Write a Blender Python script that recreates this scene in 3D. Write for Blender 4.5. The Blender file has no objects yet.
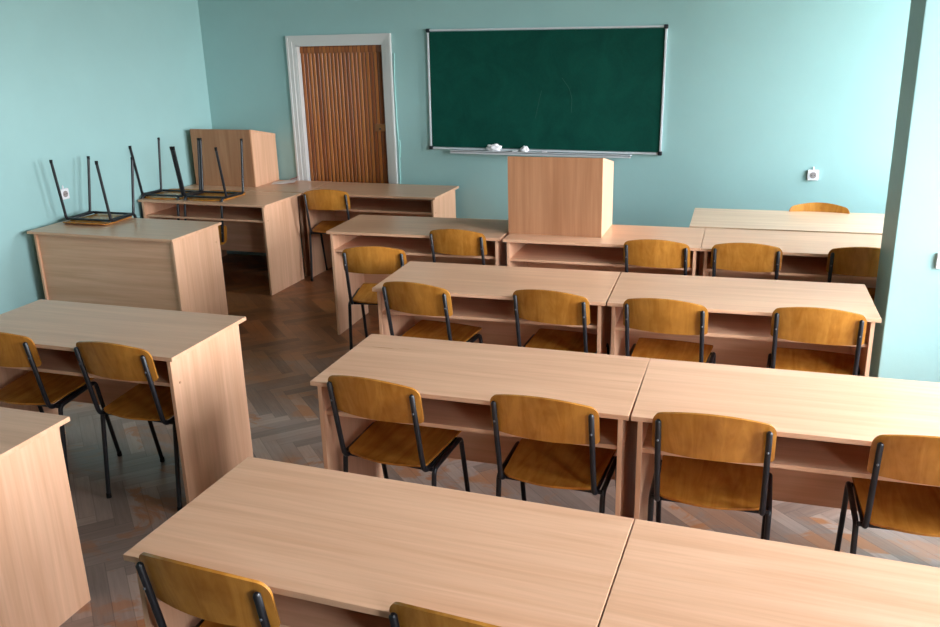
import bpy, bmesh, math, random
from mathutils import Vector, Matrix
random.seed(4)
C = bpy.context.scene.collection
PI = math.pi

# ------------------------------------------------------------------ materials
def srgb(r, g, b):
    def f(c):
        c /= 255.0
        return c / 12.92 if c <= 0.04045 else ((c + 0.055) / 1.055) ** 2.4
    return (f(r), f(g), f(b), 1)

def mat(name, col, rough=0.5, spec=0.5, metal=0.0):
    m = bpy.data.materials.new(name); m.use_nodes = True
    b = m.node_tree.nodes['Principled BSDF']
    b.inputs['Base Color'].default_value = col
    b.inputs['Roughness'].default_value = rough
    b.inputs['Specular IOR Level'].default_value = spec
    b.inputs['Metallic'].default_value = metal
    return m

class NT:
    def __init__(s, m): s.m = m; s.t = m.node_tree; s.n = s.t.nodes; s.b = s.n['Principled BSDF']
    def node(s, typ, **kw):
        x = s.n.new(typ)
        for k, v in kw.items(): setattr(x, k, v)
        return x
    def link(s, a, b): s.t.links.new(a, b)
    def math(s, op, a, b=None, c=None):
        x = s.n.new('ShaderNodeMath'); x.operation = op
        for i, v in enumerate((a, b, c)):
            if v is None: continue
            if isinstance(v, (int, float)): x.inputs[i].default_value = v
            else: s.link(v, x.inputs[i])
        return x.outputs[0]
    def coords(s, scale=(1, 1, 1), which='Object', rot=(0, 0, 0), offset=None):
        tc = s.node('ShaderNodeTexCoord'); mp = s.node('ShaderNodeMapping')
        mp.inputs['Scale'].default_value = scale; mp.inputs['Rotation'].default_value = rot
        if offset is not None:
            va = s.node('ShaderNodeVectorMath', operation='ADD'); s.link(tc.outputs[which], va.inputs[0]); s.link(offset, va.inputs[1]); s.link(va.outputs[0], mp.inputs[0])
        else: s.link(tc.outputs[which], mp.inputs[0])
        return mp.outputs[0]
    def noise(s, vec, scale=1.0, detail=3.0, rough=0.5, dist=0.0):
        x = s.node('ShaderNodeTexNoise'); s.link(vec, x.inputs['Vector'])
        x.inputs['Scale'].default_value = scale; x.inputs['Detail'].default_value = detail
        x.inputs['Roughness'].default_value = rough; x.inputs['Distortion'].default_value = dist
        return x.outputs['Fac']
    def ramp(s, fac, stops):
        x = s.node('ShaderNodeValToRGB'); s.link(fac, x.inputs[0]); e = x.color_ramp.elements
        e[0].position, e[0].color = stops[0]; e[1].position, e[1].color = stops[-1]
        for p, c in stops[1:-1]:
            k = e.new(p); k.color = c
        return x.outputs[0]
    def mix(s, fac, a, b, mode='MIX'):
        x = s.node('ShaderNodeMix', data_type='RGBA', blend_type=mode)
        if isinstance(fac, (int, float)): x.inputs[0].default_value = fac
        else: s.link(fac, x.inputs[0])
        for i, v in ((6, a), (7, b)):
            if isinstance(v, tuple): x.inputs[i].default_value = v
            else: s.link(v, x.inputs[i])
        return x.outputs[2]
    def bump(s, h, strength=0.2, dist=0.002):
        x = s.node('ShaderNodeBump'); x.inputs['Strength'].default_value = strength; x.inputs['Distance'].default_value = dist
        s.link(h, x.inputs['Height']); s.link(x.outputs[0], s.b.inputs['Normal'])

def laminate(name, axis, lo, hi, rough=0.3, fine=1.0):
    """beech laminate: long wavy grain running along `axis`"""
    m = mat(name, hi, rough, 0.36); t = NT(m)
    oi = t.node('ShaderNodeObjectInfo'); cx = t.node('ShaderNodeCombineXYZ')
    for i, k in enumerate((7.3, 3.1, 5.7)):
        t.link(t.math('MULTIPLY', oi.outputs['Random'], k), cx.inputs[i])
    sc = [13.0] * 3; sc[axis] = 0.7
    v = t.coords(tuple(sc), offset=cx.outputs[0])
    n1 = t.noise(v, 1.6, 3, 0.55, 0.6)
    sc = [70.0 * fine] * 3; sc[axis] = 2.2
    n2 = t.noise(t.coords(tuple(sc), offset=cx.outputs[0]), 1.2, 2, 0.6)
    mid = tuple((a + b) / 2 for a, b in zip(lo, hi))
    c1 = t.ramp(n1, [(0.32, lo), (0.52, mid), (0.7, hi)])
    c2 = t.ramp(n2, [(0.3, (0.94, 0.93, 0.92, 1)), (0.65, (1.02, 1.02, 1.02, 1))])
    t.link(t.mix(1.0, c1, c2, 'MULTIPLY'), t.b.inputs['Base Color'])
    rr = t.math('MULTIPLY_ADD', n1, 0.1, rough - 0.05); t.link(rr, t.b.inputs['Roughness'])
    return m

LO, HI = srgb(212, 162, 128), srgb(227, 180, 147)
M = {}
M['top'] = laminate('beech_laminate_along', 0, LO, HI)
M['side'] = laminate('beech_laminate_upright', 2, LO, HI, 0.42)
M['top_pale'] = laminate('glare_pale_beech_laminate', 0, srgb(210, 170, 138), srgb(228, 194, 164))  # glare on the teacher desk worked into a slightly paler tone
M['box'] = laminate('shaded_brown_beech_laminate_upright', 2, srgb(160, 111, 78), srgb(180, 131, 96), 0.45, 0.7)  # shade on the lectern fronts painted into a browner laminate
M['edge'] = mat('edge_banding', srgb(206, 156, 124), 0.45)

def ply(name, axis, lo, hi):
    m = mat(name, hi, 0.26, 0.5); t = NT(m)
    oi = t.node('ShaderNodeObjectInfo'); cx = t.node('ShaderNodeCombineXYZ')
    for i, k in enumerate((9.3, 4.1, 6.7)):
        t.link(t.math('MULTIPLY', oi.outputs['Random'], k), cx.inputs[i])
    sc = [14.0] * 3; sc[axis] = 2.0
    n1 = t.noise(t.coords(tuple(sc), offset=cx.outputs[0]), 1.3, 4, 0.6, 1.2)
    n2 = t.noise(t.coords((3, 3, 3), offset=cx.outputs[0]), 2.2, 3, 0.6)
    c1 = t.ramp(n1, [(0.3, lo), (0.7, hi)])
    c2 = t.ramp(n2, [(0.34, (0.8, 0.76, 0.7, 1)), (0.62, (1.05, 1.05, 1.05, 1))])
    t.link(t.mix(1.0, c1, c2, 'MULTIPLY'), t.b.inputs['Base Color'])
    return m
M['ply'] = ply('varnished_plywood', 2, srgb(176, 112, 40), srgb(206, 142, 62))
M['seatply'] = ply('varnished_plywood_seat', 1, srgb(172, 106, 36), srgb(204, 138, 56))
M['underply'] = mat('bare_plywood_underside', srgb(214, 178, 122), 0.6)
M['black'] = mat('black_painted_steel', srgb(26, 27, 32), 0.38, 0.5)
M['rubber'] = mat('black_rubber', srgb(20, 20, 21), 0.8, 0.3)
M['chrome'] = mat('steel_screw', srgb(120, 122, 128), 0.4, 0.5, 0.8)
M['capw'] = mat('brown_screw_cap', srgb(190, 140, 105), 0.5)

def wallmat(name, col, amt=0.03):
    m = mat(name, col, 0.55, 0.35); t = NT(m)
    n = t.noise(t.coords((1, 1, 1)), 1.1, 4, 0.6)
    hi = tuple(min(1, c * (1 + amt)) for c in col[:3]) + (1,); lo = tuple(c * (1 - amt) for c in col[:3]) + (1,)
    t.link(t.ramp(n, [(0.35, lo), (0.65, hi)]), t.b.inputs['Base Color'])
    t.bump(t.noise(t.coords((1, 1, 1)), 22, 4, 0.6), 0.25, 0.004)
    return m
M['wall'] = wallmat('mint_wall_paint', srgb(152, 190, 189))
M['ceil'] = wallmat('ceiling_paint', srgb(140, 136, 126))
M['white'] = mat('white_gloss_paint', srgb(206, 206, 204), 0.35)
M['plastic'] = mat('white_plastic', srgb(228, 228, 232), 0.35)
M['dark'] = mat('dark_hole', srgb(40, 36, 36), 0.6)
M['alu'] = mat('satin_aluminium', srgb(205, 210, 214), 0.38, 0.5, 0.1)
M['bcap'] = mat('black_plastic', srgb(20, 24, 34), 0.4)
M['paper'] = mat('white_paper', srgb(236, 232, 232), 0.7)
M['pink'] = mat('dusty_red_card', srgb(176, 130, 124), 0.7)
M['chalk'] = mat('white_chalk', srgb(238, 236, 238), 0.9)
M['lock'] = mat('old_brass_lock', srgb(150, 100, 58), 0.4, 0.5, 0.3)
M['cable'] = mat('mint_painted_cable', srgb(160, 214, 208), 0.4)
M['smear'] = mat('faint_chalk', srgb(26, 80, 68), 0.9)

def boardmat():
    m = mat('green_chalkboard', srgb(10, 72, 62), 0.65, 0.15); t = NT(m)
    n = t.noise(t.coords((1, 1, 1)), 3.0, 5, 0.65, 1.0); f = t.noise(t.coords((60, 3, 60)), 1.0, 2)
    c = t.ramp(n, [(0.35, srgb(0, 60, 50)), (0.7, srgb(8, 74, 62))])
    t.link(t.mix(0.12, c, t.ramp(f, [(0.3, srgb(0, 52, 44)), (0.7, srgb(18, 84, 70))])), t.b.inputs['Base Color'])
    return m
M['board'] = boardmat()

def doormat():
    m = mat('reeded_varnished_door', srgb(120, 62, 22), 0.32); t = NT(m)
    pw = (0.84 - 0.024) / 22
    oi = t.coords((1, 1, 1)); sep = t.node('ShaderNodeSeparateXYZ'); t.link(oi, sep.inputs[0])
    q = t.math('DIVIDE', t.math('ADD', sep.outputs[0], 4.0 - 0.012), pw); cell = t.math('FLOOR', q)
    fr = t.math('ABSOLUTE', t.math('SUBTRACT', t.math('FRACT', q), 0.5)); w = t.node('ShaderNodeTexWhiteNoise', noise_dimensions='1D'); t.link(cell, w.inputs['W'])
    g = t.noise(t.coords((90, 40, 3.0)), 1.0, 3, 0.6, 0.8)
    f = t.math('ADD', t.math('MULTIPLY', w.outputs['Value'], 0.5), t.math('MULTIPLY', g, 0.5))
    c = t.ramp(f, [(0.25, srgb(134, 70, 24)), (0.5, srgb(156, 88, 34)), (0.75, srgb(176, 106, 46))])
    c = t.mix(t.math('GREATER_THAN', fr, 0.42), c, srgb(84, 40, 14))
    t.link(c, t.b.inputs['Base Color'])
    return m
M['door'] = doormat()

def floormat():
    m = mat('worn_herringbone_parquet', srgb(110, 80, 60), 0.35); t = NT(m)
    W, n = 0.07, 6
    v = t.coords((1 / W, 1 / W, 1 / W), rot=(0, 0, math.radians(45)))
    s = t.node('ShaderNodeSeparateXYZ'); t.link(v, s.inputs[0])
    X, Y = s.outputs[0], s.outputs[1]
    i, j = t.math('FLOOR', X), t.math('FLOOR', Y)
    fx, fy = t.math('FRACT', X), t.math('FRACT', Y)
    d = t.math('FLOORED_MODULO', t.math('SUBTRACT', i, j), 2 * n)
    hz = t.math('LESS_THAN', d, n - 0.5)
    # plank identity
    def sel(a, b):  # a when horizontal
        return t.math('ADD', t.math('MULTIPLY', a, hz), t.math('MULTIPLY', b, t.math('SUBTRACT', 1.0, hz)))
    idx = sel(t.math('SUBTRACT', i, d), i)
    idy = sel(t.math('ADD', j, 500.0), t.math('ADD', j, d))
    cb = t.node('ShaderNodeCombineXYZ'); t.link(idx, cb.inputs[0]); t.link(idy, cb.inputs[1])
    wn = t.node('ShaderNodeTexWhiteNoise', noise_dimensions='2D'); t.link(cb.outputs[0], wn.inputs['Vector'])
    rnd = wn.outputs['Value']
    # joints
    e = 0.025
    def edge(f):  # near 0 or 1
        return t.math('MAXIMUM', t.math('LESS_THAN', f, e), t.math('GREATER_THAN', f, 1 - e))
    long_j = sel(edge(fy), edge(fx))
    e_h = t.math('MAXIMUM', t.math('MULTIPLY', t.math('LESS_THAN', d, 0.5), t.math('LESS_THAN', fx, e)),
                 t.math('MULTIPLY', t.math('GREATER_THAN', d, n - 1.5), t.math('GREATER_THAN', fx, 1 - e)))
    e_v = t.math('MAXIMUM', t.math('MULTIPLY', t.math('GREATER_THAN', d, 2 * n - 1.5), t.math('LESS_THAN', fy, e)),
                 t.math('MULTIPLY', t.math('LESS_THAN', d, n + 0.5), t.math('GREATER_THAN', fy, 1 - e)))
    joint = t.math('MAXIMUM', long_j, sel(e_h, e_v))
    # grain
    gv = t.node('ShaderNodeCombineXYZ')
    t.link(sel(t.math('MULTIPLY', X, 0.35), t.math('MULTIPLY', X, 5.0)), gv.inputs[0])
    t.link(sel(t.math('MULTIPLY', Y, 5.0), t.math('MULTIPLY', Y, 0.35)), gv.inputs[1])
    t.link(t.math('MULTIPLY', rnd, 20.0), gv.inputs[2])
    grain = t.noise(gv.outputs[0], 1.0, 3, 0.6)
    wood = t.ramp(t.math('ADD', t.math('MULTIPLY', rnd, 0.55), t.math('MULTIPLY', grain, 0.45)),
                  [(0.2, srgb(112, 70, 44)), (0.5, srgb(142, 90, 56)), (0.85, srgb(168, 110, 68))])
    grey = t.ramp(t.math('ADD', t.math('MULTIPLY', rnd, 0.5), t.math('MULTIPLY', grain, 0.5)),
                  [(0.2, srgb(128, 110, 101)), (0.55, srgb(156, 136, 126)), (0.85, srgb(182, 160, 147))])
    tc = t.node('ShaderNodeTexCoord'); so = t.node('ShaderNodeSeparateXYZ'); t.link(tc.outputs['Object'], so.inputs[0])
    # window glare painted in as grey nearer the back of the room, over worn varnish
    glare_wear = t.math('ADD', t.math('MULTIPLY', t.math('SUBTRACT', 4.7, so.outputs[1]), 0.32), t.math('MULTIPLY', t.noise(t.coords((1, 1, 1)), 1.7, 4, 0.6), 1.0))
    wm = t.ramp(glare_wear, [(0.45, (0, 0, 0, 1)), (0.95, (1, 1, 1, 1))])
    base = t.mix(wm, wood, grey)
    patch = t.noise(t.coords((1, 1.6, 1), rot=(0, 0, 0.5)), 2.6, 6, 0.66, 0.9)
    pm = t.ramp(patch, [(0.52, (0, 0, 0, 1)), (0.57, (1, 1, 1, 1))])
    pm2 = t.math('MULTIPLY', pm, t.math('MULTIPLY_ADD', rnd, 0.75, 0.15))
    base = t.mix(pm2, base, srgb(170, 108, 62))
    base = t.mix(t.math('MULTIPLY', joint, 0.3), base, srgb(44, 30, 24))
    t.link(base, t.b.inputs['Base Color'])
    t.link(t.math('MULTIPLY_ADD', t.noise(t.coords((1, 1, 1)), 4, 3), 0.2, 0.24), t.b.inputs['Roughness'])
    t.bump(t.math('SUBTRACT', t.math('MULTIPLY', rnd, 0.3), joint), 0.3, 0.002)
    return m
M['floor'] = floormat()

def glassmat():
    m = bpy.data.materials.new('window_glass'); m.use_nodes = True; nt = m.node_tree; nt.nodes.clear()
    o = nt.nodes.new('ShaderNodeOutputMaterial'); tr = nt.nodes.new('ShaderNodeBsdfTransparent'); gl = nt.nodes.new('ShaderNodeBsdfGlossy')
    gl.inputs['Roughness'].default_value = 0.05; mx = nt.nodes.new('ShaderNodeMixShader'); mx.inputs[0].default_value = 0.06
    nt.links.new(tr.outputs[0], mx.inputs[1]); nt.links.new(gl.outputs[0], mx.inputs[2]); nt.links.new(mx.outputs[0], o.inputs[0])
    return m
M['glass'] = glassmat()

# ------------------------------------------------------------------ mesh helpers
def link(name, me, m, parent=None):
    o = bpy.data.objects.new(name, me); C.objects.link(o)
    if m is not None and not me.materials: me.materials.append(m)
    if parent: o.parent = parent
    return o
def obj(name, bm, m, parent=None, smooth=None):
    bmesh.ops.recalc_face_normals(bm, faces=bm.faces[:])
    me = bpy.data.meshes.new(name); bm.to_mesh(me); bm.free()
    if smooth: me.shade_smooth()
    o = link(name, me, m, parent)
    if smooth and smooth != 'all':
        me.set_sharp_from_angle(angle=math.radians(smooth))
    return o
def box(bm, x0, x1, y0, y1, z0, z1, bev=0.0):
    r = bmesh.ops.create_cube(bm, size=1)['verts']
    for v in r: v.co = Vector(((x0 + x1) / 2 + v.co.x * (x1 - x0), (y0 + y1) / 2 + v.co.y * (y1 - y0), (z0 + z1) / 2 + v.co.z * (z1 - z0)))
    if bev:
        es = list({e for v in r for e in v.link_edges})
        bmesh.ops.bevel(bm, geom=es, offset=bev, segments=2, affect='EDGES', profile=0.6)
    return bm
def bx(*a, bev=0.0): return box(bmesh.new(), *a, bev=bev)
def rounded(path, rad, seg=6):
    """fillet the inner corners of a polyline"""
    P = [Vector(p) for p in path]; out = [P[0]]
    for a, b, c in zip(P, P[1:], P[2:]):
        u, w = (a - b), (c - b); lu, lw = u.length, w.length; u.normalize(); w.normalize()
        ang = u.angle(w)
        t = min(rad / math.tan(ang / 2), lu * 0.49, lw * 0.49)
        p0, p1 = b + u * t, b + w * t
        for i in range(seg + 1):
            s = i / seg
            out.append(p0 * (1 - s) ** 2 + b * 2 * s * (1 - s) + p1 * s ** 2)
    out.append(P[-1]); return out
def tube(bm, pts, r, n=10, dome=True):
    P = [Vector(p) for p in pts]
    up = None; rings = []
    for i, p in enumerate(P):
        t = ((P[i] - P[i - 1]).normalized() if i else Vector()) + ((P[i + 1] - P[i]).normalized() if i < len(P) - 1 else Vector())
        t.normalize()
        if up is None:
            up = t.orthogonal().normalized()
        else: up = (up - t * up.dot(t)).normalized()
        s = t.cross(up)
        rings.append((p, t, up.copy(), s))
    if dome:
        p, t, a, b = rings[0]; rings.insert(0, (p - t * r * 0.6, t, a, b)); p, t, a, b = rings[-1]; rings.append((p + t * r * 0.6, t, a, b))
    vs = []
    for k, (p, t, a, b) in enumerate(rings):
        rr = r * (0.55 if dome and k in (0, len(rings) - 1) else 1)
        vs.append([bm.verts.new(p + (a * math.cos(2 * PI * q / n) + b * math.sin(2 * PI * q / n)) * rr) for q in range(n)])
    for A, B in zip(vs, vs[1:]):
        for q in range(n): bm.faces.new((A[q], A[(q + 1) % n], B[(q + 1) % n], B[q]))
    bm.faces.new(vs[0][::-1]); bm.faces.new(vs[-1])
    return bm
def slab(bm, grid_top, thick):
    """closed sheet from a grid of (point, normal); thickness goes along -normal"""
    A = [[bm.verts.new(p) for p, _ in row] for row in grid_top]
    B = [[bm.verts.new(p - n * thick) for p, n in row] for row in grid_top]
    R, K = len(A), len(A[0])
    for i in range(R - 1):
        for j in range(K - 1):
            bm.faces.new((A[i][j], A[i][j + 1], A[i + 1][j + 1], A[i + 1][j]))
            bm.faces.new((B[i][j], B[i + 1][j], B[i + 1][j + 1], B[i][j + 1]))
    for i in range(R - 1):
        bm.faces.new((A[i][0], A[i + 1][0], B[i + 1][0], B[i][0])); bm.faces.new((A[i][-1], B[i][-1], B[i + 1][-1], A[i + 1][-1]))
    for j in range(K - 1):
        bm.faces.new((A[0][j], B[0][j], B[0][j + 1], A[0][j + 1])); bm.faces.new((A[-1][j], A[-1][j + 1], B[-1][j + 1], B[-1][j]))
    return bm
def thing(name, label, cat, loc=(0, 0, 0), rot=(0, 0, 0), group=None):
    o = bpy.data.objects.new(name, None); C.objects.link(o); o.empty_display_size = 0.1
    o.location = loc; o.rotation_euler = rot; o['label'] = label; o['category'] = cat
    if group: o['group'] = group
    return o
def tag(o, label, cat, group=None):
    o['label'] = label; o['category'] = cat
    if group: o['group'] = group
    return o
def struct(o): o['kind'] = 'structure'; return o
def dup(root, loc, rot, label, group):
    r = root.copy(); C.objects.link(r); r.location = loc; r.rotation_euler = rot
    r['label'] = label
    if group: r['group'] = group
    elif 'group' in r: del r['group']
    for ch in list(root.children):
        c = ch.copy(); C.objects.link(c); c.parent = r
        for g in list(ch.children):
            d = g.copy(); C.objects.link(d); d.parent = c
    return r

# ------------------------------------------------------------------ room shell
XL, XR, YB, YF, ZC = -4.97, 2.0, 7.165, -5.0, 3.25
def wall(name, axis, pos, thick, a0, a1, z0, z1, holes, m):
    """wall plane perpendicular to axis ('x' or 'y'); holes = (a0,a1,z0,z1)"""
    bm = bmesh.new()
    As = sorted({a0, a1, *[h[0] for h in holes], *[h[1] for h in holes]}); Zs = sorted({z0, z1, *[h[2] for h in holes], *[h[3] for h in holes]})
    cache = {}
    def V(a, z, d):
        k = (a, z, d)
        if k not in cache:
            q = pos + d * thick
            cache[k] = bm.verts.new((q, a, z) if axis == 'x' else (a, q, z))
        return cache[k]
    def solid(i, j):
        if not (0 <= i < len(As) - 1 and 0 <= j < len(Zs) - 1): return False
        ca, cz = (As[i] + As[i + 1]) / 2, (Zs[j] + Zs[j + 1]) / 2
        return not any(h[0] < ca < h[1] and h[2] < cz < h[3] for h in holes)
    for i in range(len(As) - 1):
        for j in range(len(Zs) - 1):
            if not solid(i, j): continue
            p, q, r, s = As[i], As[i + 1], Zs[j], Zs[j + 1]
            for d in (0, 1): bm.faces.new((V(p, r, d), V(q, r, d), V(q, s, d), V(p, s, d)))
            for (ii, jj, e0, e1) in ((i - 1, j, (p, r), (p, s)), (i + 1, j, (q, r), (q, s)), (i, j - 1, (p, r), (q, r)), (i, j + 1, (p, s), (q, s))):
                if not solid(ii, jj): bm.faces.new((V(*e0, 0), V(*e1, 0), V(*e1, 1), V(*e0, 1)))
    return struct(obj(name, bm, m))
struct(obj('floor', bx(XL - 0.3, XR + 0.4, YF - 0.3, YB + 0.3, -0.1, 0), M['floor']))
struct(obj('ceiling', bx(XL - 0.3, XR + 0.4, YF - 0.3, YB + 0.3, ZC, ZC + 0.15), M['ceil']))
bm = bmesh.new()      # the left wall is a touch out of square
def xl(y): return -4.958 - (YB - y) * 0.02
box(bm, XL - 0.5, XL, YF - 0.2, YB + 0.2, 0, ZC)
for v in bm.verts: v.co.x = xl(v.co.y) - (0.2 if v.co.x < XL - 0.1 else 0)
struct(obj('wall_left', bm, M['wall']))
DX0, DX1, DZ = -4.0, -3.16, 1.945
wall('wall_back', 'y', YB, 0.2, XL - 0.2, XR + 0.3, 0, ZC, [(DX0, DX1, 0, DZ)], M['wall'])
struct(obj('wall_front', bx(XL - 0.2, XR + 0.3, YF - 0.2, YF, 0, ZC), M['wall']))
WIN = [(5.32, 6.9, 0.86, 2.9), (1.9, 4.36, 0.86, 2.9), (-0.8, 0.2, 0.86, 2.9)]  # last window is unseen, added to brighten the chair backs and near desks
wall('wall_right', 'x', XR, 0.2, YF, YB, 0, ZC, WIN, M['wall'])
struct(obj('wall_pier', bx(0.655, XR, 4.7, 5.2, 0, ZC, bev=0.006), M['wall']))
for k, (a, b, z0, z1) in enumerate(WIN):
    bm = bmesh.new(); x0, x1 = XR + 0.08, XR + 0.14; f = 0.06
    box(bm, x0, x1, a, b, z0, z0 + f); box(bm, x0, x1, a, b, z1 - f, z1)
    mid = (a + b) / 2
    for y in (a, mid - f / 2, b - f): box(bm, x0, x1, y, y + f, z0 + f, z1 - f)
    box(bm, x0 + 0.005, x1 - 0.005, a + f, b - f, 2.2, 2.25)
    w = struct(obj('window_%d' % (k + 1), bm, M['white']))
    p = obj('pane', bx(XR + 0.108, XR + 0.112, a + f, b - f, z0 + f, z1 - f), M['glass'], w)
    obj('sill', bx(XR - 0.06, XR + 0.08, a - 0.04, b + 0.04, z0 - 0.035, z0, bev=0.004), M['white'], w)

# door (1) with casing, lock, hinge
bm = bmesh.new(); n = 22; y = YB + 0.05
box(bm, DX0 + 0.01, DX1 - 0.01, y + 0.006, y + 0.046, 0.005, DZ - 0.005)
x0, x1 = DX0 + 0.012, DX1 - 0.012; pw = (x1 - x0) / n
for i in range(n):     # reeded vertical laths
    a = x0 + i * pw
    v = [bm.verts.new((a + pw * q, y + 0.006 - h, z)) for z in (0.02, DZ - 0.075) for q, h in ((0.06, 0), (0.2, 0.006), (0.5, 0.009), (0.8, 0.006), (0.94, 0))]
    for q in range(4): bm.faces.new((v[q], v[q + 1], v[q + 6], v[q + 5]))
    bm.faces.new(v[0:5]); bm.faces.new(v[5:10])
door = struct(obj('door_1', bm, M['door']))
bm = bx(DX0 + 0.012, DX1 - 0.012, y - 0.006, y + 0.006, DZ - 0.072, DZ - 0.02, bev=0.003)
obj('top_rail', bm, M['door'], door)
lk = obj('lock', bx(-3.285, -3.185, y - 0.03, y - 0.001, 1.2, 1.262, bev=0.004), M['lock'], door)
bm = bmesh.new(); bmesh.ops.create_cone(bm, cap_ends=True, segments=12, radius1=0.008, radius2=0.006, depth=0.02, matrix=Matrix.Translation((-3.235, y - 0.037, 1.222)) @ Matrix.Rotation(PI / 2, 4, 'X'))
obj('keyhole', bm, M['dark'], lk)
for z in (1.75, 0.35):
    obj('hinge', tube(bmesh.new(), [(DX0 + 0.012, y - 0.012, z - 0.045), (DX0 + 0.012, y - 0.012, z + 0.045)], 0.008), M['white'], door)
bm = bmesh.new()
def casing(bm, w0, w1, yy, ztop_off):
    box(bm, DX0 - w1, DX0 - w0, yy, YB, 0, DZ + w1); box(bm, DX1 + w0, DX1 + w1, yy, YB, 0, DZ + w1)
    box(bm, DX0 - w0, DX1 + w0, yy, YB, DZ + w0, DZ + w1)
casing(bm, 0.0, 0.028, YB - 0.012, 0); casing(bm, 0.028, 0.062, YB - 0.022, 0); casing(bm, 0.062, 0.08, YB - 0.03, 0)
box(bm, DX0, DX0 + 0.012, YB - 0.008, YB + 0.1, 0, DZ); box(bm, DX1 - 0.012, DX1, YB - 0.008, YB + 0.1, 0, DZ); box(bm, DX0, DX1, YB - 0.008, YB + 0.1, DZ - 0.012, DZ)
struct(obj('trim_1', bm, M['white']))
# painted cable down the right side of the casing
bm = bmesh.new(); cx = DX1 + 0.093
tube(bm, [(cx + 0.012, YB - 0.008, 1.86), (cx + 0.006, YB - 0.008, 1.74), (cx, YB - 0.007, 1.66), (cx + 0.004, YB - 0.007, 1.3), (cx + 0.012, YB - 0.007, 1.05), (cx + 0.008, YB - 0.007, 0.7), (cx + 0.01, YB - 0.007, 0.02)], 0.005, 8)
tube(bm, [(cx + 0.022, YB - 0.008, 1.13), (cx + 0.026, YB - 0.008, 1.06), (cx + 0.02, YB - 0.008, 0.98)], 0.004, 8)
tag(obj('cable', bm, M['cable'], smooth='all'), 'mint painted cable running down the wall beside the white door casing', 'cable')

# ------------------------------------------------------------------ sockets
def socket(loc, rz, label):
    t = thing('wall_socket', label, 'socket', loc, (0, 0, rz))
    obj('plate', bx(-0.04, 0.04, -0.022, 0, -0.04, 0.04, bev=0.006), M['plastic'], t)
    bm = bmesh.new(); bmesh.ops.create_cone(bm, cap_ends=True, segments=24, radius1=0.024, radius2=0.024, depth=0.004, matrix=Matrix.Translation((0, -0.0225, 0)) @ Matrix.Rotation(PI / 2, 4, 'X'))
    h = obj('socket_well', bm, mat('grey_plastic', srgb(150, 140, 138), 0.5), t)
    for s in (-1, 1):
        bm = bmesh.new(); bmesh.ops.create_cone(bm, cap_ends=True, segments=10, radius1=0.0035, radius2=0.0035, depth=0.003, matrix=Matrix.Translation((0.0095 * s, -0.0255, 0)) @ Matrix.Rotation(PI / 2, 4, 'X'))
        obj('pin_hole', bm, M['dark'], h)
    obj('cable_stub', tube(bmesh.new(), [(0, -0.006, 0.038), (0, -0.006, 0.06)], 0.006, 8), M['plastic'], t)
socket((0.369, YB, 0.91), 0, 'white square socket on the back wall right of the green chalkboard')
socket((xl(5.23), 5.23, 0.932), PI / 2, 'white socket on the left wall behind the single upturned chair')
socket((0.89, 4.7, 0.885), 0, 'white socket on the pier at the right edge of the photo')

# ------------------------------------------------------------------ chalkboard
BW, BH = 1.972, 0.985
bt = thing('chalkboard', 'wide dark green chalkboard in an aluminium frame on the back wall', 'chalkboard', (-1.762, YB, 1.546), (0, 0.0085, 0))
hw, hh = BW / 2, BH / 2
obj('writing_surface', bx(-hw + 0.02, hw - 0.02, -0.024, -0.004, -hh + 0.02, hh - 0.02), M['board'], bt)
bm = bmesh.new()
for s in (-1, 1):
    box(bm, -hw, hw, -0.032, -0.001, s * hh - (0.015 if s > 0 else 0), s * hh + (0.015 if s < 0 else 0), bev=0.003)
    box(bm, s * hw - (0.015 if s > 0 else 0), s * hw + (0.015 if s < 0 else 0), -0.0325, -0.0012, -hh + 0.004, hh - 0.004, bev=0.003)
obj('frame', bm, M['alu'], bt)
for sx in (-1, 1):
    for sz in (-1, 1):
        x, z = sx * (hw - 0.010), sz * (hh - 0.010)
        obj('corner_cap', bx(x - 0.017, x + 0.017, -0.038, -0.0005, z - 0.017, z + 0.017, bev=0.01), M['bcap'], bt)
bm = bmesh.new(); tx0, tx1 = -0.78, 0.755
box(bm, tx0, tx1, -0.092, -0.002, -hh - 0.012, -hh - 0.006); box(bm, tx0, tx1, -0.092, -0.086, -hh - 0.026, -hh + 0.001, bev=0.002)
obj('chalk_tray', bm, M['alu'], bt)
for pts in ([(0.17, 0.10), (0.23, 0.02), (0.253, -0.06), (0.25, -0.17)], [(0.0, 0.0), (-0.02, -0.08), (-0.05, -0.22)]):
    obj('chalk_mark', tube(bmesh.new(), rounded([(p[0], -0.0245, p[1]) for p in pts], 0.1), 0.0022, 6), M['smear'], bt)
# on the tray: cloth, sponge piece, chalk
def lump(name, loc, s, seed, m, label, cat, amp=0.35):
    rnd = random.Random(seed); bm = bmesh.new(); bmesh.ops.create_icosphere(bm, subdivisions=4, radius=1)
    dirs = [(Vector((rnd.gauss(0, 1), rnd.gauss(0, 1), rnd.gauss(0, 1))).normalized(), rnd.uniform(2, 6), rnd.uniform(0, 6)) for _ in range(9)]
    for v in bm.verts:
        f = 1 + amp * sum(abs(math.sin(d.dot(v.co) * k + ph)) - 0.5 for d, k, ph in dirs) / 2.2
        v.co = Vector((v.co.x * s[0], v.co.y * s[1], v.co.z * s[2])) * f
    zmin = min(v.co.z for v in bm.verts)
    for v in bm.verts: v.co.z = max(v.co.z, zmin * 0.7)
    zmin = min(v.co.z for v in bm.verts)
    for v in bm.verts: v.co.z -= zmin
    o = obj(name, bm, m, smooth='all'); o.location = loc; tag(o, label, cat); return o
def tray_z(x): return 1.546 - hh - 0.0052 - (x + 1.762) * 0.0085
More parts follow.
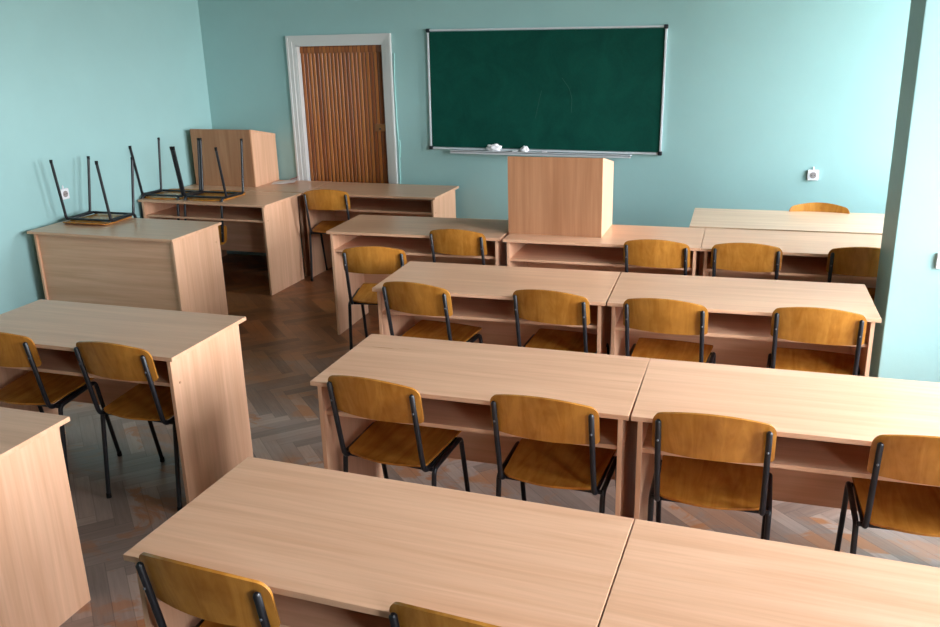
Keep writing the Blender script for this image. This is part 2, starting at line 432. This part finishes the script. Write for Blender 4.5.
lump('crumpled_cloth', (-2.17, YB - 0.046, tray_z(-2.17)), (0.052, 0.026, 0.026), 11, M['chalk'], 'crumpled white cloth on the left part of the chalk tray', 'cloth')
lump('sponge', (-1.9, YB - 0.046, tray_z(-1.9)), (0.03, 0.024, 0.026), 8, M['chalk'], 'small white sponge on the chalk tray above the lectern', 'sponge', 0.25)
for x, rz, lb in ((-1.985, 0.2, 'white chalk stick between the crumpled cloth and the small sponge'), (-1.73, -0.1, 'short white chalk stick on the tray right of the small sponge')):
    bm = tube(bmesh.new(), [(-0.02, 0, 0.0065), (0.02, 0, 0.0065)], 0.006, 10)
    o = obj('chalk_stick', bm, M['chalk'], smooth=40); o.location = (x, YB - 0.05, tray_z(x)); o.rotation_euler = (0, 0, rz); tag(o, lb, 'chalk')

# ------------------------------------------------------------------ desks
DW, DD, DH = 1.2257, 0.5752, 0.75
def make_desk(label, loc, rz, D=DD, group='beech school desks', top='top', w=DW):
    t = thing('school_desk', label, 'desk', loc, (0, 0, rz), group)
    th = 0.018
    obj('tabletop', bx(0, w, 0, D, DH - th, DH, bev=0.0018), M[top], t)
    for k, x in enumerate((0.022, w - 0.022 - 0.017)):
        p = obj('side_panel', bx(x, x + 0.017, 0.014, D - 0.036, 0, DH - th, bev=0.001), M['side'], t)
        xo = x if k == 0 else x + 0.017; s = -1 if k == 0 else 1
        for yy in (0.06,):
            bm = bmesh.new(); bmesh.ops.create_cone(bm, cap_ends=True, segments=12, radius1=0.006, radius2=0.005, depth=0.002, matrix=Matrix.Translation((xo + s * 0.001, yy, 0.614)) @ Matrix.Rotation(PI / 2, 4, 'Y'))
            obj('screw_cap', bm, M['capw'], p)
    obj('book_shelf', bx(0.039, w - 0.039, 0.03, D - 0.07, 0.602, 0.618, bev=0.001), M['top'], t)
    obj('modesty_panel', bx(0.039, w - 0.039, D - 0.07, D - 0.053, 0.22, DH - th), M['top'], t)
    return t
G1, G2 = 'desks of the two wide columns', 'desks in the left column'
desk = make_desk('beech desk at the bottom centre of the photo, nearest the viewer', (-1.503, 1.5676, 0), -0.0289, group=G1)
def place(loc, rz, label, group): return dup(desk, loc, (0, 0, rz), label, group)
place((-0.2742, 1.531, 0), -0.0289, 'nearest beech desk in the bottom right corner, beyond the long seam', G1)
place((-1.5991, 2.7597, 0), 0.0021, 'beech desk in the second row from the viewer, left of the seam', G1)
place((-0.3662, 2.7626, 0), 0.0123, 'beech desk in the second row from the viewer, running off the right edge', G1)
place((-1.9031, 4.0046, 0), 0.0306, 'beech desk in the third row from the viewer, left half', G1)
place((-0.670, 4.0405, 0), 0.035, 'beech desk in the third row, its right end beside the pier', G1)
place((-2.7927, 5.2091, 0), 0.0362, 'leftmost beech desk of the fourth row, beside the pulled out chair', G1)
place((-1.5458, 5.2332, 0), 0.0172, 'beech desk in the fourth row carrying the centre lectern box', G1)
place((-0.317, 5.2550, 0), 0.0172, 'beech desk in the fourth row just in front of the pale teacher desk', G1)
place((-3.5062, 1.6670, 0), -0.0004, 'desk cut off at the lower left corner, showing its end panel', G2)
place((-3.5165, 2.8338, 0), 0.0046, 'desk at the left edge with two chairs tucked under it', G2)
# reversed desk: its modesty panel faces the viewer
dup(desk, (-4.9258 + DW, 4.754 + DD, 0), (0, 0, PI - 0.0029), 'desk turned back to front with one upturned chair on top', G2)
place((-4.9489, 5.9875, 0), -0.0185, 'desk by the left wall with two upturned chairs on top', G2)
place((-4.955, 6.5715, 0), -0.004, 'desk in the far left corner carrying a lectern box', G2)
place((-3.722, 6.5495, 0), -0.0125, 'desk standing in front of the brown door', G2)
make_desk('pale beech teacher desk closest to the back wall on the right', (-0.436, 5.868, 0.004), 0.0239, 0.64, None, 'top_pale', 1.3)
if True:
    for o in list(C.objects):
        if o.type == 'EMPTY' and o.get('label', '').startswith('pale beech teacher'): 
            if 'group' in o: del o['group']
            o.location.z = 0

# ------------------------------------------------------------------ lectern boxes
def lectern(label, loc, rz):
    t = thing('lectern', label, 'lectern', loc, (0, 0, rz), 'tabletop lectern boxes')
    W, D, H0, H1 = 0.613, 0.418, 0.505, 0.425
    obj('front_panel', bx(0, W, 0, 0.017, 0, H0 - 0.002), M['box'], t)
    for x in (0.0, W - 0.017):
        bm = bmesh.new()
        pr = [(0.0175, 0), (D, 0), (D, H1 - 0.018), (0.0175, H0 - 0.018 - 0.003)]
        a = [bm.verts.new((x, p[0], p[1])) for p in pr]; b = [bm.verts.new((x + 0.017, p[0], p[1])) for p in pr]
        bm.faces.new(a[::-1]); bm.faces.new(b)
        for i in range(4): bm.faces.new((a[i], a[(i + 1) % 4], b[(i + 1) % 4], b[i]))
        obj('side_panel', bm, M['side'], t)
    bm = bmesh.new()
    pr = [(0.0175, H0 - 0.019), (D + 0.004, H1 - 0.019), (D + 0.004, H1), (0.0175, H0 - 0.002)]
    a = [bm.verts.new((0, p[0], p[1])) for p in pr]; b = [bm.verts.new((W, p[0], p[1])) for p in pr]
    bm.faces.new(a[::-1]); bm.faces.new(b)
    for i in range(4): bm.faces.new((a[i], a[(i + 1) % 4], b[(i + 1) % 4], b[i]))
    obj('sloping_top', bm, M['top'], t)
    obj('shelf', bx(0.0175, W - 0.0175, 0.018, D - 0.04, 0.2, 0.216), M['top'], t)
    return t
lec = lectern('beech lectern box standing on a desk below the chalkboard', (-1.557, 5.405, DH), 0.0)
dup(lec, (-4.89, 6.728, DH), (0, 0, -0.006), 'beech lectern box in the far left corner, behind the upturned chairs', 'tabletop lectern boxes')

# papers beside the corner lectern
t = thing('paper_sheets', 'white paper sheets lying on the desk beside the corner lectern box', 'paper', (-4.135, 6.99, DH), (0, 0, 0.35))
for k, (w, d, dx, rz) in enumerate(((0.21, 0.15, 0, 0.0), (0.2, 0.14, 0.02, 0.25))):
    g = []
    for i in range(5):
        row = []
        for j in range(9):
            u, v = j / 8 - 0.5, i / 4 - 0.5
            x, y = u * w, v * d
            row.append((Vector((x * math.cos(rz) - y * math.sin(rz) + dx, x * math.sin(rz) + y * math.cos(rz), 0.002 + k * 0.004 + 0.012 * (u + 0.5) ** 2 * (k + 1))), Vector((0, 0, 1))))
        g.append(row)
    obj('sheet', slab(bmesh.new(), g, 0.0012), M['paper'], t, smooth=40)
g = [[(Vector((0.05 + 0.07 * j / 4, 0.02 + 0.06 * i / 4, 0.024 + 0.02 * j / 4)), Vector((0, 0, 1))) for j in range(5)] for i in range(5)]
obj('card', slab(bmesh.new(), g, 0.003), M['pink'], t)

# ------------------------------------------------------------------ chairs
R_T = 0.0102
def post_y(z): return -0.188 - (z - 0.46) * 0.20
def make_chair(label):
    t = thing('school_chair', label, 'chair', group='chairs')
    zr, zf = 0.418, 0.442           # underside rails, rear and front
    LX = 0.2
    for s in (-1, 1):
        # rear leg up to the rail, front leg with the bend down from the rail
        rear_top = Vector((s * LX, -0.14, zr)); front_top = Vector((s * LX, 0.105, zf))
        d = (front_top - rear_top).normalized()
        rear = rounded([(s * LX, -0.185, 0.012), rear_top, rear_top + d * 0.07], 0.03)
        front = rounded([front_top - d * 0.07, front_top, (s * LX, 0.19, 0.012)], 0.03)
        for pts, e in ((rear, 0), (front, -1)):
            l = obj('leg', tube(bmesh.new(), pts, R_T, 10, False), M['black'], t, smooth=50)
            p = pts[e]
            bm = bmesh.new(); bmesh.ops.create_cone(bm, cap_ends=True, segments=14, radius1=R_T * 1.12, radius2=R_T * 1.04, depth=0.024, matrix=Matrix.Translation((p[0], p[1], 0.012)))
            obj('foot_cap', bm, M['rubber'], l, smooth=50)
        obj('side_rail', tube(bmesh.new(), [rear_top + d * 0.068, front_top - d * 0.068], R_T * 0.99, 10, False), M['black'], t, smooth=50)
        px = s * 0.177
        path = rounded([(px, 0.085, 0.438), (px, -0.178, 0.4165), (px, post_y(0.5), 0.5), (px, post_y(0.762), 0.762)], 0.045)
        p = obj('back_post', tube(bmesh.new(), path, R_T, 10), M['black'], t, smooth=50)
        for z in (0.69,):
            bm = bmesh.new(); bmesh.ops.create_uvsphere(bm, u_segments=10, v_segments=6, radius=0.0045, matrix=Matrix.Translation((px, post_y(z) - R_T, z)))
            obj('bolt', bm, M['chrome'], p, smooth='all')
    for nm, yy, zz in (('crossbar', -0.147, zr + 0.001), ('crossbar', 0.09, zf - 0.004)):
        obj(nm, tube(bmesh.new(), [(-LX, yy, zz), (LX, yy, zz)], R_T * 0.85, 10, False), M['black'], t, smooth=50)
    # seat: rounded trapezoid, slightly dished with a waterfall front
    def halfw(v):      # v -1 rear .. 1 front
        w = 0.184 + 0.008 * v
        e = (abs(v) - 0.80) / 0.20
        if e > 0: w -= 0.052 * (1 - math.sqrt(max(0, 1 - e * e)))
        return w
    grid = []; N = 26; K = 22
    for i in range(N + 1):
        v = -math.cos(PI * i / N); row = []
        for j in range(K + 1):
            u = -math.cos(PI * j / K)
            x = u * halfw(v)
            y0 = 0.002 + v * 0.179
            y = y0 - (0.022 * (1 - u * u) if v < 0 else 0.012 * -(1 - u * u)) * abs(v) ** 2
            z = 0.4305 + 0.0245 * (v * 0.5 + 0.5) + 0.011
            z += -0.006 * (1 - u * u) * (1 - v * v)
            if v > 0.72: z -= 0.012 * ((v - 0.72) / 0.28) ** 2
            row.append((Vector((x, y, z)), Vector((0, -0.06, 1)).normalized()))
        grid.append(row)
    so = obj('seat', slab(bmesh.new(), grid, 0.009), M['seatply'], t, smooth=50)
    # backrest: steam-bent plywood, arched top, rounded corners, hollow toward the sitter
    rows = []; N, K = 14, 30
    for i in range(N + 1):
        tt = i / N; row = []
        for j in range(K + 1):
            u = -math.cos(PI * j / K)
            hwid = 0.197
            x = u * hwid
            top = 0.814 - 0.032 * u * u; bot = 0.635 + 0.004 * u * u
            e = (abs(u) - 0.87) / 0.13
            if e > 0:
                k = 1 - math.sqrt(max(0, 1 - e * e)); top -= 0.032 * k; bot += 0.014 * k
            z = bot + (top - bot) * tt
            bow = 0.032 * (1 - u * u) - 0.010
            y = post_y(z) + R_T + 0.0105 - bow
            yc = 0.072 * u
            nrm = Vector((-yc * 4.4, 1, 0.2)).normalized()
            row.append((Vector((x, y, z)), nrm))
        rows.append(row)
    obj('backrest', slab(bmesh.new(), rows, 0.009), M['ply'], t, smooth=50)
    return t
G = 'school chairs at the desks'
chair = make_chair('x')
def origin(T, yaw):
    a = math.radians(yaw); d = 0.262
    return (T[0] - d * math.sin(a) * 1.0, T[1] + d * math.cos(a), 0)
seats = [
 ((-1.240, 1.500), -4, 'nearest chair, at the bottom left of the nearest desk'),
 ((-0.545, 1.495), -4, 'chair whose curved top just shows at the bottom edge of the photo'),
 ((-1.328, 2.703), -6, 'left chair at the second row, beside the aisle, nearest full seat'),
 ((-0.670, 2.697), -3, 'chair of the second row just left of the desk seam'),
 ((-0.092, 2.705), 0, 'chair of the second row just right of the desk seam'),
 ((0.590, 2.72), 2, 'chair of the second row cut off by the right edge of the photo'),
 ((-1.652, 3.948), -8, 'leftmost chair tucked into the third row, below the aisle chair'),
 ((-0.948, 3.970), -6, 'chair of the third row left of the seam'),
 ((-0.391, 3.958), -4, 'chair of the third row right of the seam'),
 ((0.287, 3.983), -3, 'rightmost chair of the third row, beside the pier'),
 ((-2.185, 4.628), 9, 'pulled out chair with its pale seat showing, left end of the fourth row'),
 ((-1.853, 5.184), -4, 'chair of the fourth row left of the centre lectern box'),
 ((-0.573, 5.158), -2, 'chair of the fourth row right of the centre lectern box'),
 ((-0.054, 5.184), 0, 'chair of the fourth row in front of the pale teacher desk, left one'),
 ((0.592, 5.222), 0, 'chair of the fourth row half hidden behind the pier'),
 ((-3.42, 6.400), 8, 'chair at the desk in front of the brown door'),
 ((-2.575, 2.785), -2, 'right chair tucked under the desk at the left edge'),
 ((-3.200, 2.780), 2, 'chair cut off by the left edge of the photo'),
 ((0.398, 6.540), 180, 'teacher chair behind the pale desk, only its curved top showing'),
]
for k, (T, yaw, lb) in enumerate(seats):
    loc = origin(T, yaw); rot = (0, 0, math.radians(yaw))
    if k == 0:
        chair.location = loc; chair.rotation_euler = rot; chair['label'] = lb; chair['group'] = G
    else: dup(chair, loc, rot, lb, G)
# upturned chairs: the seat plane lies on the desk, so the frame tips with the slope of the seat
sl = math.atan2(0.0245, 0.37)
def upturned(loc, back_near, label, yaw=0.0):
    # matrix: first level the seat, then turn over
    m = Matrix.Rotation(-sl, 4, 'X')
    if back_near: m = Matrix.Rotation(PI, 4, 'Y') @ m
    else: m = Matrix.Rotation(PI, 4, 'X') @ m
    m = Matrix.Rotation(yaw, 4, 'Z') @ m
    o = dup(chair, loc, m.to_euler(), label, 'upturned chairs')
    return o
ZU = DH + 0.4555
upturned((-4.665, 5.25 - 0.03, ZU), False, 'lone upturned chair on the desk nearest the left wall socket')
upturned((-4.770, 6.165 + 0.03, ZU), True, 'upturned chair against the left wall, left one of the far pair')
upturned((-4.347, 6.165 + 0.03, ZU), True, 'upturned chair in front of the corner lectern box, right one of the pair')

# ------------------------------------------------------------------ light
w = bpy.data.worlds.new('sky'); bpy.context.scene.world = w; w.use_nodes = True; nt = w.node_tree
bg = nt.nodes['Background']; tc = nt.nodes.new('ShaderNodeTexCoord'); sp = nt.nodes.new('ShaderNodeSeparateXYZ'); rp = nt.nodes.new('ShaderNodeValToRGB')
mr = nt.nodes.new('ShaderNodeMapRange'); mr.inputs['From Min'].default_value = -1; mr.inputs['From Max'].default_value = 1
nt.links.new(tc.outputs['Generated'], sp.inputs[0]); nt.links.new(sp.outputs[2], mr.inputs[0]); nt.links.new(mr.outputs[0], rp.inputs[0]); nt.links.new(rp.outputs[0], bg.inputs[0])
e = rp.color_ramp.elements
e[0].position = 0.44; e[0].color = (0.16, 0.16, 0.14, 1); e[1].position = 1.0; e[1].color = (0.40, 0.46, 0.52, 1)
k = e.new(0.5); k.color = (0.97, 0.98, 1.0, 1); k = e.new(0.66); k.color = (0.86, 0.92, 1.0, 1)
bg.inputs[1].default_value = 26.0
for (a, b, z0, z1) in WIN:      # portals guide the sky light through the openings
    l = bpy.data.lights.new('window_portal', 'AREA'); l.shape = 'RECTANGLE'; l.size = z1 - z0; l.size_y = b - a; l.cycles.is_portal = True
    o = bpy.data.objects.new('window_portal', l); C.objects.link(o); o.location = (XR + 0.19, (a + b) / 2, (z0 + z1) / 2); o.rotation_euler = (0, PI / 2, 0)

# ------------------------------------------------------------------ camera
cy, cp, cr, f = 0.3279, -0.3125, -0.0262, 871.46
F = Vector((-math.sin(cy) * math.cos(cp), math.cos(cy) * math.cos(cp), math.sin(cp)))
r = Vector((math.cos(cy), math.sin(cy), 0)); u = r.cross(F)
r2 = r * math.cos(cr) + u * math.sin(cr); u2 = -r * math.sin(cr) + u * math.cos(cr)
cam = bpy.data.cameras.new('camera'); co = bpy.data.objects.new('camera', cam); C.objects.link(co)
m = Matrix((r2, u2, -F)).transposed().to_4x4(); m.translation = Vector((0, 0, 2.0186)); co.matrix_world = m
cam.sensor_width = 36; cam.lens = f / 940 * 36; cam.clip_start = 0.02
s = bpy.context.scene; s.camera = co
s.view_settings.view_transform = 'Standard'; s.view_settings.look = 'None'; s.view_settings.gamma = 1; s.view_settings.exposure = 0.37
s.cycles.max_bounces = 10; s.cycles.diffuse_bounces = 6
